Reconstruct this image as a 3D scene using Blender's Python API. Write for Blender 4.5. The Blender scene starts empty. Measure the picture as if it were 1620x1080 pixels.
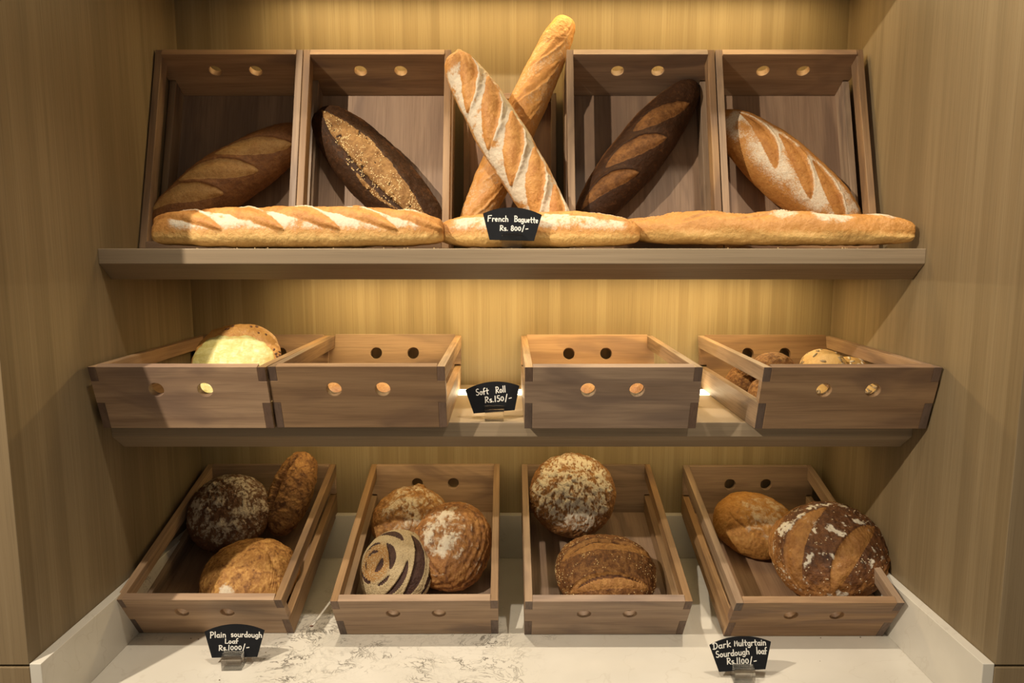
import bpy, bmesh, math, random
import numpy as np
from mathutils import Matrix, Vector, Euler

scene = bpy.context.scene
COL = scene.collection
R = math.radians
DZ = 1.70                      # camera height above the floor; heights below are given relative to it
def Z(z): return z + DZ
random.seed(7)

# ------------------------------------------------------------------ camera, world, lights, exposure
cam = bpy.data.cameras.new('camera'); cam.sensor_width = 36.0; cam.lens = 36.0 * 1131.2 / 1620.0
cam.clip_start = 0.02
camo = bpy.data.objects.new('camera', cam); COL.objects.link(camo)
camo.location = (0, 0, Z(0)); camo.rotation_euler = (math.pi / 2 - 0.1313, 0, 0)
scene.camera = camo

world = bpy.data.worlds.new('world'); scene.world = world; world.use_nodes = True
world.node_tree.nodes['Background'].inputs[0].default_value = (1.0, 0.86, 0.66, 1)
world.node_tree.nodes['Background'].inputs[1].default_value = 0.27

def spot(name, loc, target, power, color, size, blend=0.35, radius=0.02):
    l = bpy.data.lights.new(name, 'SPOT'); l.energy = power; l.color = color
    l.spot_size = R(size); l.spot_blend = blend; l.shadow_soft_size = radius
    o = bpy.data.objects.new(name, l); COL.objects.link(o)
    o.location = (loc[0], loc[1], Z(loc[2]))
    d = Vector((target[0], target[1], Z(target[2]))) - o.location
    o.rotation_euler = d.to_track_quat('-Z', 'Y').to_euler()
    return o
WARM = (1.0, 0.855, 0.66)
# ceiling spots of the shop, in front of the niche
spot('ceiling_spot', (-1.42, 0.03, 1.22), (0.20, 1.5, -0.30), 222, WARM, 80)
spot('ceiling_spot', (0.55, 0.90, 1.22), (0.42, 1.40, -0.80), 62, WARM, 58, 0.7)
spot('ceiling_spot', (-0.35, 0.90, 1.22), (-0.25, 1.40, -0.80), 62, WARM, 58, 0.7)

def area(name, loc, rot, sx, sy, power, color):
    l = bpy.data.lights.new(name, 'AREA'); l.shape = 'RECTANGLE'; l.size = sx; l.size_y = sy
    l.energy = power; l.color = color
    o = bpy.data.objects.new(name, l); COL.objects.link(o)
    o.location = (loc[0], loc[1], Z(loc[2])); o.rotation_euler = rot
    return o
scene.view_settings.view_transform = 'Standard'; scene.view_settings.look = 'None'
scene.view_settings.exposure = 0.0; scene.view_settings.gamma = 1.0
scene.view_settings.use_curve_mapping = False
E_TOP, E_MID, E_LOW, E_STRIP = 18.0, 23.0, 6.5, 9.0      # radiance of the LED strips

# ------------------------------------------------------------------ helpers
def mesh_obj(name, bm, mat=None, parent=None, smooth=False, bevel=0.0, segs=2):
    me = bpy.data.meshes.new(name); bm.normal_update(); bm.to_mesh(me); bm.free()
    o = bpy.data.objects.new(name, me); COL.objects.link(o)
    if mat is not None:
        for m in (mat if isinstance(mat, (list, tuple)) else [mat]): me.materials.append(m)
    if smooth: me.polygons.foreach_set('use_smooth', [True] * len(me.polygons))
    if parent is not None: o.parent = parent
    if bevel:
        b = o.modifiers.new('bevel', 'BEVEL'); b.width = bevel; b.segments = segs; b.limit_method = 'ANGLE'; b.angle_limit = R(40)
        b.harden_normals = False
    return o
def tag(o, label=None, cat=None, group=None, kind=None):
    if label: o['label'] = label
    if cat: o['category'] = cat
    if group: o['group'] = group
    if kind: o['kind'] = kind
    return o
def empty(name, label, cat, loc=(0, 0, 0), rot=(0, 0, 0), group=None):
    o = bpy.data.objects.new(name, None); COL.objects.link(o); o.empty_display_size = 0.05
    o.location = loc; o.rotation_euler = rot
    return tag(o, label, cat, group)
def box(bm, x0, x1, y0, y1, z0, z1, mat=0):
    v = [bm.verts.new(p) for p in ((x0,y0,z0),(x1,y0,z0),(x1,y1,z0),(x0,y1,z0),(x0,y0,z1),(x1,y0,z1),(x1,y1,z1),(x0,y1,z1))]
    for f in ((3,2,1,0),(4,5,6,7),(0,1,5,4),(1,2,6,5),(2,3,7,6),(3,0,4,7)):
        bm.faces.new([v[i] for i in f]).material_index = mat
    return v
def boxo(name, x0, x1, y0, y1, z0, z1, mat, parent=None, bevel=0.0):
    bm = bmesh.new(); box(bm, x0, x1, y0, y1, Z(z0), Z(z1)); return mesh_obj(name, bm, mat, parent, bevel=bevel)
def prism_x(bm, prof, x0, x1, end_mat=0):
    """profile of (y, z) points extruded along x"""
    a = [bm.verts.new((x0, y, z)) for y, z in prof]; b = [bm.verts.new((x1, y, z)) for y, z in prof]
    n = len(prof)
    bm.faces.new(a[::-1]); bm.faces.new(b)
    fs = []
    for i in range(n):
        j = (i + 1) % n
        fs.append(bm.faces.new((a[i], a[j], b[j], b[i])))
    bmesh.ops.recalc_face_normals(bm, faces=bm.faces[:])
    return fs

# ------------------------------------------------------------------ materials
class NT:
    def __init__(s, name):
        s.m = bpy.data.materials.new(name); s.m.use_nodes = True; s.t = s.m.node_tree; s.n = s.t.nodes
        s.b = s.n['Principled BSDF']; s.out = s.n['Material Output']
    def node(s, typ, **kw):
        n = s.n.new(typ)
        for k, v in kw.items(): setattr(n, k, v)
        return n
    def link(s, a, b): s.t.links.new(a, b)
    def put(s, sock, v):
        if hasattr(v, 'is_linked') or isinstance(v, bpy.types.NodeSocket): s.link(v, sock)
        else:
            if isinstance(v, (tuple, list)) and len(v) == 3 and sock.type == 'RGBA': v = (*v, 1)
            sock.default_value = v
    def math(s, op, a, b=0.0, c=None, clamp=False):
        n = s.node('ShaderNodeMath', operation=op, use_clamp=clamp); s.put(n.inputs[0], a); s.put(n.inputs[1], b)
        if c is not None: s.put(n.inputs[2], c)
        return n.outputs[0]
    def mix(s, f, a, b, mode='MIX'):
        n = s.node('ShaderNodeMix', data_type='RGBA', blend_type=mode); s.put(n.inputs[0], f); s.put(n.inputs[6], a); s.put(n.inputs[7], b)
        return n.outputs[2]
    def noise(s, vec, scale, detail=3, rough=0.5, dist=0.0, dim='3D'):
        n = s.node('ShaderNodeTexNoise', noise_dimensions=dim)
        if vec is not None: s.link(vec, n.inputs['Vector'])
        n.inputs['Scale'].default_value = scale; n.inputs['Detail'].default_value = detail
        n.inputs['Roughness'].default_value = rough; n.inputs['Distortion'].default_value = dist
        return n.outputs[0]
    def smooth(s, v, lo, hi):
        n = s.node('ShaderNodeMapRange', interpolation_type='SMOOTHSTEP'); s.put(n.inputs[0], v)
        s.put(n.inputs[1], lo); s.put(n.inputs[2], hi); return n.outputs[0]
    def lin(s, v, lo, hi, a=0.0, b=1.0):
        n = s.node('ShaderNodeMapRange'); s.put(n.inputs[0], v); s.put(n.inputs[1], lo); s.put(n.inputs[2], hi)
        s.put(n.inputs[3], a); s.put(n.inputs[4], b); return n.outputs[0]
    def mapping(s, vec, scale=(1,1,1), loc=(0,0,0)):
        n = s.node('ShaderNodeMapping'); s.link(vec, n.inputs[0]); n.inputs['Scale'].default_value = scale
        n.inputs['Location'].default_value = loc; return n.outputs[0]
    def obj(s): return s.node('ShaderNodeTexCoord').outputs['Object']
    def objrand(s, vec, amt=7.0):
        r = s.node('ShaderNodeObjectInfo').outputs['Random']
        c = s.node('ShaderNodeCombineXYZ'); s.put(c.inputs[0], s.math('MULTIPLY', r, amt)); s.put(c.inputs[1], s.math('MULTIPLY', r, amt*1.7)); s.put(c.inputs[2], s.math('MULTIPLY', r, amt*2.3))
        a = s.node('ShaderNodeVectorMath', operation='ADD'); s.link(vec, a.inputs[0]); s.link(c.outputs[0], a.inputs[1])
        return a.outputs[0], r
    def bump(s, h, strength=0.3, dist=0.001):
        n = s.node('ShaderNodeBump'); n.inputs['Strength'].default_value = strength; n.inputs['Distance'].default_value = dist
        s.link(h, n.inputs['Height']); s.link(n.outputs[0], s.b.inputs['Normal'])
    def fin(s, col=None, rough=0.6, spec=None):
        if col is not None: s.put(s.b.inputs['Base Color'], col)
        s.put(s.b.inputs['Roughness'], rough)
        if spec is not None: s.b.inputs['Specular IOR Level'].default_value = spec
        return s.m

def tray_wood(name, axis, dark, light, streak, rnd=0.35):
    s = NT(name); v, r = s.objrand(s.obj())
    st = [28, 28, 28]; st[axis] = 1.6
    g1 = s.noise(s.mapping(v, tuple(st)), 1.0, 5, 0.6, 0.6)
    st2 = [260, 260, 260]; st2[axis] = 9
    g2 = s.noise(s.mapping(v, tuple(st2)), 1.0, 2, 0.6)
    st3 = [9, 9, 9]; st3[axis] = 2.2
    g3 = s.noise(s.mapping(v, tuple(st3)), 1.0, 3, 0.5, 1.5)
    c = s.mix(s.smooth(g1, 0.28, 0.72), dark, light)
    c = s.mix(s.math('MULTIPLY', s.smooth(g3, 0.50, 0.68), 0.75), c, streak)
    c = s.mix(s.math('MULTIPLY', s.smooth(g2, 0.45, 0.75), 0.28), c, tuple(x * 0.45 for x in dark))
    hv = s.node('ShaderNodeHueSaturation'); s.put(hv.inputs['Value'], s.lin(r, 0, 1, 1 - rnd * 0.6, 1 + rnd * 0.6)); s.put(hv.inputs['Saturation'], s.lin(s.math('FRACT', s.math('MULTIPLY', r, 17.3)), 0, 1, 0.85, 1.15)); s.link(c, hv.inputs['Color'])
    s.bump(s.math('ADD', g2, g1), 0.18, 0.0006)
    return s.fin(hv.outputs[0], s.lin(g2, 0.3, 0.7, 0.42, 0.6), 0.35)
TD, TL, TS = (0.215, 0.135, 0.078), (0.375, 0.245, 0.142), (0.140, 0.092, 0.066)
W_X = tray_wood('walnut_board_crosswise', 0, (0.255, 0.160, 0.098), (0.420, 0.280, 0.172), (0.175, 0.112, 0.082), 0.45)
W_Y = tray_wood('walnut_rail_lengthwise', 1, (0.225, 0.140, 0.080), (0.390, 0.258, 0.150), TS)
W_P = tray_wood('walnut_panel', 1, (0.215, 0.135, 0.088), (0.330, 0.220, 0.145), (0.18, 0.115, 0.080), 0.2)
W_END = tray_wood('walnut_end_grain', 2, (0.125, 0.082, 0.062), (0.185, 0.122, 0.090), (0.10, 0.066, 0.052), 0.25)

def veneer(name, axis, along, base=(0.300, 0.230, 0.124), dark=(0.248, 0.186, 0.098), light=(0.355, 0.280, 0.160)):
    """axis: horizontal axis across the strips; along: grain axis"""
    s = NT(name); v = s.obj()
    sc = [0.0, 0.0, 0.0]; sc[axis] = 14.0; sc[along] = 0.12
    wide = s.noise(s.mapping(v, tuple(sc)), 1.0, 1.5, 0.5)
    sc = [0.0, 0.0, 0.0]; sc[axis] = 34.0; sc[along] = 0.25
    mid = s.noise(s.mapping(v, tuple(sc), (3.3, 1.7, 2.1)), 1.0, 2, 0.5)
    sc = [0.0, 0.0, 0.0]; sc[axis] = 430.0; sc[along] = 5.0
    fine = s.noise(s.mapping(v, tuple(sc)), 1.0, 3, 0.65)
    sc = [0.0, 0.0, 0.0]; sc[axis] = 90.0; sc[along] = 1.1
    med = s.noise(s.mapping(v, tuple(sc), (1, 5, 2)), 1.0, 3, 0.6, 0.4)
    c = s.mix(s.smooth(wide, 0.35, 0.65), base, dark)
    c = s.mix(s.math('MULTIPLY', s.smooth(mid, 0.50, 0.60), 0.55), c, light)
    c = s.mix(s.math('MULTIPLY', s.smooth(med, 0.45, 0.7), 0.28), c, tuple(x * 0.75 for x in dark))
    c = s.mix(s.math('MULTIPLY', s.smooth(fine, 0.48, 0.72), 0.36), c, tuple(x * 0.55 for x in dark))
    s.bump(fine, 0.12, 0.0005)
    return s.fin(c, s.lin(fine, 0.3, 0.7, 0.42, 0.55), 0.3)
V_BACK = veneer('oak_veneer_back', 0, 2)
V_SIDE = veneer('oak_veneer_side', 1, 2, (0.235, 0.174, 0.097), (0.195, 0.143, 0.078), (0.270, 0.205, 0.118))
V_FRONT = veneer('oak_veneer_front', 0, 2, (0.29, 0.215, 0.125), (0.245, 0.178, 0.10), (0.33, 0.25, 0.15))
V_SHELF = veneer('oak_veneer_shelf', 2, 0, (0.335, 0.260, 0.175), (0.270, 0.205, 0.135), (0.390, 0.308, 0.212))
V_TOP = veneer('oak_veneer_shelf_top', 1, 0, (0.36, 0.265, 0.145), (0.29, 0.20, 0.11), (0.42, 0.31, 0.18))

def quartz():
    s = NT('white_quartz'); v = s.obj()
    w = s.node('ShaderNodeTexNoise'); s.link(v, w.inputs['Vector']); w.inputs['Scale'].default_value = 5.0; w.inputs['Detail'].default_value = 5
    sub = s.node('ShaderNodeVectorMath', operation='SCALE'); s.link(w.outputs['Color'], sub.inputs[0]); sub.inputs['Scale'].default_value = 0.22
    add = s.node('ShaderNodeVectorMath', operation='ADD'); s.link(v, add.inputs[0]); s.link(sub.outputs[0], add.inputs[1])
    def vein(scale, wd, off):
        n = s.noise(s.mapping(add.outputs[0], (1, 1, 1), off), scale, 4, 0.6)
        a = s.math('ABSOLUTE', s.math('SUBTRACT', n, 0.5))
        return s.math('SUBTRACT', 1.0, s.smooth(a, 0.0, wd))
    v1 = vein(14.0, 0.020, (0, 0, 0)); v2 = vein(33.0, 0.035, (3, 1, 2))
    veins = s.math('MAXIMUM', v1, s.math('MULTIPLY', v2, 0.8))
    patch = s.noise(s.mapping(v, (1, 1, 1), (0.9, 0.25, 0.0)), 2.6, 4, 0.62, 0.3)
    sep = s.node('ShaderNodeSeparateXYZ'); s.link(v, sep.inputs[0])
    band = s.math('SUBTRACT', 1.0, s.math('MULTIPLY', s.math('ABSOLUTE', s.math('ADD', sep.outputs[0], 0.17)), 2.6), clamp=True)
    pm = s.smooth(s.math('ADD', patch, s.math('MULTIPLY', band, 0.26)), 0.60, 0.76)
    br = s.smooth(s.noise(v, 24, 2, 0.5), 0.42, 0.62)
    f = s.math('MULTIPLY', s.math('MULTIPLY', veins, pm), s.math('ADD', s.math('MULTIPLY', br, 0.75), 0.15))
    thin = s.math('MULTIPLY', vein(3.0, 0.005, (8, 2, 5)), 0.16)
    c = s.mix(s.smooth(s.noise(v, 7, 4), 0.3, 0.75), (0.66, 0.63, 0.56), (0.72, 0.69, 0.62))
    c = s.mix(thin, c, (0.42, 0.36, 0.28)); c = s.mix(f, c, (0.075, 0.062, 0.045))
    return s.fin(c, 0.22, 0.45)
QUARTZ = quartz()
def plain(name, col, rough=0.5, spec=0.5, noise_amt=0.0):
    s = NT(name)
    if noise_amt:
        n = s.noise(s.obj(), 60, 4); c = s.mix(n, tuple(x * (1 - noise_amt) for x in col), tuple(x * (1 + noise_amt) for x in col)); return s.fin(c, rough, spec)
    return s.fin(col, rough, spec)
def emitter(name, col, strength):
    s = NT(name); s.put(s.b.inputs['Base Color'], (0.8, 0.8, 0.8)); s.put(s.b.inputs['Emission Color'], col); s.b.inputs['Emission Strength'].default_value = strength
    return s.m
ALU = NT('aluminium_channel'); ALU.b.inputs['Metallic'].default_value = 1.0; ALU = ALU.fin((0.6, 0.58, 0.54), 0.35)
SLATE = plain('black_chalkboard', (0.010, 0.011, 0.014), 0.6, 0.15, 0.3)
CHALK = plain('white_chalk_marker', (0.80, 0.79, 0.75), 0.8, 0.2)
def acrylic():
    s = NT('clear_acrylic'); s.b.inputs['Transmission Weight'].default_value = 1.0; s.b.inputs['IOR'].default_value = 1.49
    s.put(s.b.inputs['Base Color'], (0.97, 0.96, 0.93)); s.put(s.b.inputs['Roughness'], 0.03)
    t = s.node('ShaderNodeBsdfTransparent'); mx = s.node('ShaderNodeMixShader'); mx.inputs[0].default_value = 0.38
    s.link(s.b.outputs[0], mx.inputs[1]); s.link(t.outputs[0], mx.inputs[2]); s.link(mx.outputs[0], s.out.inputs['Surface'])
    return s.m
ACRYL = acrylic()
FLOORM = plain('pale_floor_tile', (0.42, 0.37, 0.31), 0.4, 0.4, 0.1)
CEILM = plain('white_ceiling_paint', (0.6, 0.56, 0.5), 0.8, 0.2)
GAP = plain('dark_joint', (0.02, 0.014, 0.008), 0.9, 0.1)

# ------------------------------------------------------------------ the setting
HW, YB, YF = 0.80, 1.785, 1.104
ZC, ZS, ZTOP = -0.80, -0.684, 0.590
def struct(o): return tag(o, kind='structure')
struct(boxo('wall_back', -HW - 0.5, HW + 0.5, YB, YB + 0.12, -1.7, 1.22, V_BACK))
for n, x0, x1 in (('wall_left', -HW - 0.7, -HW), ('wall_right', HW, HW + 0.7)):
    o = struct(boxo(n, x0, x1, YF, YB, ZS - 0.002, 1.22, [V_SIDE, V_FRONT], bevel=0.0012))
    for pg in o.data.polygons:
        if pg.normal.y < -0.9: pg.material_index = 1
for n, sx in (('trim_1', -1), ('trim_2', 1)):             # lower wall panels either side of the counter
    a, b = sorted((sx * HW, sx * (HW + 0.7)))
    struct(boxo(n, a, b, YF, YB, -1.7, ZS - 0.006, V_FRONT, bevel=0.0015))
struct(boxo('floor', -2.5, 2.5, -1.6, YB + 0.12, -1.72, -1.70, FLOORM))
struct(boxo('trim_3', -HW, HW, YF + 0.03, YB, -1.70, ZC - 0.035, V_FRONT))      # front of the counter base
# soffit that closes the niche above the top row
def shelf_profile(zt, ym=1.392, yb=1.432):
    return [(YB, zt), (ym, zt), (ym, zt - 0.029), (yb, zt - 0.061), (YB, zt - 0.061)]
bm = bmesh.new(); prism_x(bm, [(y, Z(z)) for y, z in [(YB, 1.22), (1.392, 1.22), (1.392, ZTOP), (YB, ZTOP)]], -HW, HW)
struct(mesh_obj('ceiling', bm, V_SHELF, bevel=0.001))

def led_strip(parent, x0, x1, y, z, power, name='led_strip', tilt=0.0, w=0.016, strength=1.0):
    bm = bmesh.new(); box(bm, x0, x1, -w / 2, w / 2, -0.004, 0.0)
    o = mesh_obj(name, bm, emitter('warm_led', (1.0, 0.72, 0.33), power), parent)
    o.location = (0, y, Z(z)); o.rotation_euler = (tilt, 0, 0)
    o['label'] = 'glowing warm light strip'
    return o
def shelf(name, label, zt, xa, xb):
    root = empty(name, label, 'shelf', (0, YB, Z(zt)), group=None)
    bm = bmesh.new(); prism_x(bm, [(y - YB, z - zt) for y, z in shelf_profile(zt)], xa, xb)
    o = mesh_obj('shelf_board', bm, V_SHELF, root, bevel=0.0012)
    return root
s1 = shelf('wall_shelf', 'upper oak shelf with angled front edge carrying the baguettes and upright trays', -0.003, -HW, HW)
s2 = shelf('wall_shelf', 'lower oak shelf with angled front edge carrying the soft roll trays', -0.3465, -HW, HW)
def child_at(o, root):
    o.parent = root; o.matrix_parent_inverse = Matrix.Translation(root.location).inverted(); return o
child_at(led_strip(None, -0.52, 0.70, 1.665, -0.0645, E_MID, w=0.05), s1)
child_at(led_strip(None, -0.60, 0.72, 1.655, -0.408, E_LOW, w=0.05), s2)
# light channel let into the top of the lower shelf, close to the wall
bm = bmesh.new(); box(bm, -0.74, 0.76, 1.650, 1.716, Z(-0.3465), Z(-0.3455)); child_at(mesh_obj('light_channel', bm, ALU), s2)
bm = bmesh.new(); box(bm, -0.73, 0.75, 1.655, 1.711, Z(-0.3455), Z(-0.3435)); o = child_at(mesh_obj('led_strip', bm, emitter('warm_white_led', (1.0, 0.83, 0.52), E_STRIP)), s2); o['label'] = 'glowing warm light strip'
t = empty('strip_light', 'warm light strip above the top row of trays', 'light', (0, 1.70, Z(ZTOP)))
child_at(led_strip(None, -0.55, 0.70, 1.685, ZTOP - 0.001, E_TOP, w=0.05, name='diffuser'), t)

# counter
ct = empty('countertop', 'white quartz counter with dark veins and raised back and side lips', 'countertop', (0, YB, Z(ZC)))
def cpart(name, x0, x1, y0, y1, z0, z1):
    return child_at(boxo(name, x0, x1, y0, y1, z0, z1, QUARTZ, bevel=0.0012), ct)
cpart('slab', -HW, HW, YF, YB, ZC - 0.03, ZC)
cpart('backsplash', -HW + 0.02, HW - 0.02, YB - 0.02, YB - 0.0005, ZC, ZS)
cpart('side_upstand', -HW + 0.0005, -HW + 0.02, YF, YB - 0.0005, ZC, ZS)
cpart('side_upstand', HW - 0.02, HW - 0.0005, YF, YB - 0.0005, ZC, ZS)

# ------------------------------------------------------------------ trays
TW, TH, LEAN, TT = 0.330, 0.1258, 0.0371, 0.015
def board_with_holes(w, h, t, holes, notch, rail_t):
    """vertical board in local x (width), z (height); notched corners for the rail ends; thickness along +y"""
    bm = bmesh.new(); hw = w / 2; z1, z2 = notch
    out = [(-hw + rail_t, 0), (hw - rail_t, 0), (hw - rail_t, z1), (hw, z1), (hw, z2), (hw - rail_t, z2), (hw - rail_t, h), (-hw + rail_t, h), (-hw + rail_t, z2), (-hw, z2), (-hw, z1), (-hw + rail_t, z1)]
    loops = [[bm.verts.new((x, 0, z)) for x, z in out]]
    for cx, cz, r in holes:
        loops.append([bm.verts.new((cx + r * math.cos(2 * math.pi * k / 32), 0, cz + r * math.sin(2 * math.pi * k / 32))) for k in range(32)])
    ed = []
    for lp in loops:
        for i in range(len(lp)): ed.append(bm.edges.new((lp[i], lp[(i + 1) % len(lp)])))
    bmesh.ops.triangle_fill(bm, use_beauty=True, use_dissolve=False, edges=ed)
    front = bm.faces[:]
    mp = {v: bm.verts.new((v.co.x, t, v.co.z)) for lp in loops for v in lp}
    for f in front: bm.faces.new([mp[v] for v in reversed(f.verts)])
    for lp in loops:
        for i in range(len(lp)):
            a, b = lp[i], lp[(i + 1) % len(lp)]; bm.faces.new((a, b, mp[b], mp[a]))
    bmesh.ops.recalc_face_normals(bm, faces=bm.faces[:])
    return bm
tray_cache = {}
def tray(label, loc, tilt, yaw, Lb=0.4034, group='slatted walnut bread trays'):
    root = empty('bread_tray', label, 'tray', (loc[0], loc[1], Z(loc[2])), (R(tilt), 0, R(yaw)), group)
    key = round(Lb, 4)
    if key not in tray_cache:
        a = math.atan(LEAN / TH); hs = TH / math.cos(a); n1, n2 = 0.42, 0.77
        holes = [(-0.046, hs * 0.635, 0.0142), (0.046, hs * 0.635, 0.0142)]
        parts = {}
        bm = board_with_holes(TW, hs, TT, holes, (hs * n1, hs * n2), TT)
        bmesh.ops.transform(bm, matrix=Matrix.Rotation(a, 4, 'X'), verts=bm.verts[:])
        parts['front_board'] = (bm, W_X)
        bm = board_with_holes(TW, hs, TT, holes, (hs * n1, hs * n2), TT)
        bmesh.ops.transform(bm, matrix=Matrix.Translation((0, Lb, 0)) @ Matrix.Rotation(math.pi, 4, 'Z') @ Matrix.Rotation(a, 4, 'X'), verts=bm.verts[:])
        parts['back_board'] = (bm, W_X)
        for nm, za, zb in (('low', 0.0, n1), ('top', n2, 1.0)):
            za *= TH; zb *= TH; e = 0.0002
            prof = [(-za * LEAN / TH + e, za), (Lb + za * LEAN / TH - e, za), (Lb + zb * LEAN / TH - e, zb), (-zb * LEAN / TH + e, zb)]
            for sd in (-1, 1):
                bm = bmesh.new(); x0 = sd * TW / 2; x1 = sd * (TW / 2 - TT)
                fs = prism_x(bm, prof, min(x0, x1), max(x0, x1))
                fs[1].material_index = 1; fs[3].material_index = 1
                parts['side_rail_%s%d' % (nm, sd)] = (bm, [W_Y, W_END])
        bm = bmesh.new(); box(bm, -TW / 2 + TT, TW / 2 - TT, TT * 1.05 - 0.002, Lb - TT * 1.05 + 0.002, 0.004, 0.012); parts['bottom_panel'] = (bm, W_P)
        objs = []
        for nm, (bm, mt) in parts.items():
            base = 'side_rail' if nm.startswith('side_rail') else nm
            o = mesh_obj(base, bm, mt, root, bevel=0.0009 if base != 'bottom_panel' else 0.0)
            objs.append(o)
        tray_cache[key] = objs
    else:
        for o in tray_cache[key]:
            c = o.copy(); COL.objects.link(c); c.parent = root
    return root
def tray_matrix(loc, tilt, yaw):
    return Matrix.Translation((loc[0], loc[1], Z(loc[2]))) @ Euler((R(tilt), 0, R(yaw))).to_matrix().to_4x4()
TR = {}
def add_tray(key, label, loc, tilt, yaw, Lb=0.4034):
    tray(label, loc, tilt, yaw, Lb); TR[key] = tray_matrix(loc, tilt, yaw)
add_tray('a1', 'leaning walnut tray at the left end of the top row, behind a brown batard', (-0.632, 1.671, -0.003), 73.57, 0, 0.385)
add_tray('a2', 'upright leaning walnut tray on the top shelf behind the dark seeded split loaf', (-0.3005, 1.671, -0.003), 73.57, 0, 0.385)
add_tray('a4', 'upright leaning walnut tray on the top shelf behind the dark slashed batard', (0.287, 1.671, -0.003), 73.57, 0, 0.385)
add_tray('a5', 'leaning walnut tray at the right end of the top row, behind a floured batard', (0.6195, 1.671, -0.003), 73.57, 0, 0.385)
add_tray('b1', 'walnut tray on the lower shelf holding the cheese topped flatbread', (-0.6231, 1.345, -0.3460), 0, -0.3)
add_tray('b2', 'walnut tray on the lower shelf just left of the Soft Roll sign', (-0.2902, 1.350, -0.3460), 0, 0.3)
add_tray('b3', 'walnut tray on the lower shelf just right of the Soft Roll sign', (0.1887, 1.342, -0.3460), 0, 0.2)
add_tray('b4', 'walnut tray on the lower shelf by the right wall, holding seeded rolls', (0.6308, 1.340, -0.3460), 0, 0)
add_tray('c1', 'tilted walnut tray on the counter behind the Plain Sourdough sign', (-0.6197, 1.402, -0.7995), 16.5, -0.16)
add_tray('c2', 'tilted walnut tray on the counter holding the swirl cut seeded loaf', (-0.1933, 1.398, -0.7995), 16.6, 0.5)
add_tray('c3', 'tilted walnut tray on the counter with a floured boule rising above its back', (0.1905, 1.396, -0.7995), 16.6, 0.13)
add_tray('c4', 'tilted walnut tray on the counter behind the Dark Multigrain sign', (0.6033, 1.390, -0.7995), 16.6, 0.1)

# narrow shallow tray standing against the back wall behind the crossed baguettes
nt = empty('bread_tray', 'narrow reddish tray standing upright behind the two crossed baguettes', 'tray', (-0.005, 1.716, Z(-0.003)), (R(-5.8), 0, 0))
bm = bmesh.new(); box(bm, -0.098, 0.098, 0.022, 0.030, 0.014, 0.352); mesh_obj('bottom_panel', bm, tray_wood('reddish_panel', 2, (0.20, 0.10, 0.055), (0.30, 0.165, 0.095), (0.15, 0.08, 0.05), 0.1), nt)
W_Z = tray_wood('walnut_rail_upright', 2, TD, (0.33, 0.21, 0.12), TS)
for x0, x1 in ((-0.110, -0.098), (0.098, 0.110)):
    bm = bmesh.new(); box(bm, x0, x1, 0.0, 0.032, 0.0, 0.366); mesh_obj('side_rail', bm, W_Z, nt, bevel=0.001)
bm = bmesh.new(); box(bm, -0.098, 0.098, 0.0, 0.032, 0.352, 0.366); mesh_obj('end_board', bm, W_X, nt, bevel=0.001)
bm = bmesh.new(); box(bm, -0.098, 0.098, 0.0, 0.032, 0.0, 0.014); mesh_obj('end_board', bm, W_X, nt, bevel=0.001)

# ------------------------------------------------------------------ numpy noise
_rs = np.random.RandomState(3); _P = np.arange(256); _rs.shuffle(_P); _P = np.concatenate([_P, _P, _P]).astype(np.int64)
_G = _rs.normal(size=(256, 3)); _G /= np.linalg.norm(_G, axis=1)[:, None]
def perlin(p):
    i = np.floor(p).astype(np.int64); f = p - i; i &= 255
    u = f * f * f * (f * (f * 6 - 15) + 10)
    def g(dx, dy, dz):
        h = _P[_P[_P[i[:, 0] + dx] + i[:, 1] + dy] + i[:, 2] + dz]
        return ((f - np.array([dx, dy, dz])) * _G[h]).sum(1)
    def l(a, b, t): return a + (b - a) * t
    return l(l(l(g(0,0,0), g(1,0,0), u[:,0]), l(g(0,1,0), g(1,1,0), u[:,0]), u[:,1]), l(l(g(0,0,1), g(1,0,1), u[:,0]), l(g(0,1,1), g(1,1,1), u[:,0]), u[:,1]), u[:,2]) * 1.5
def fbm(p, sc, octv=4, gain=0.5, seed=0):
    r = np.zeros(len(p)); a = 1.0; t = 0; q = p * sc + seed * 13.37
    for o in range(octv):
        r += a * perlin(q); t += a; a *= gain; q = q * 2.03 + 5.1
    return r / t
def ridged(p, sc, octv=3, seed=0):
    r = np.zeros(len(p)); a = 1.0; t = 0; q = p * sc + seed * 7.7
    for o in range(octv):
        r += a * (1 - np.abs(perlin(q)) * 2); t += a; a *= 0.5; q = q * 2.1 + 3.3
    return r / t
def sst(x, lo, hi):
    t = np.clip((x - lo) / (hi - lo + 1e-9), 0, 1); return t * t * (3 - 2 * t)

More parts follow.
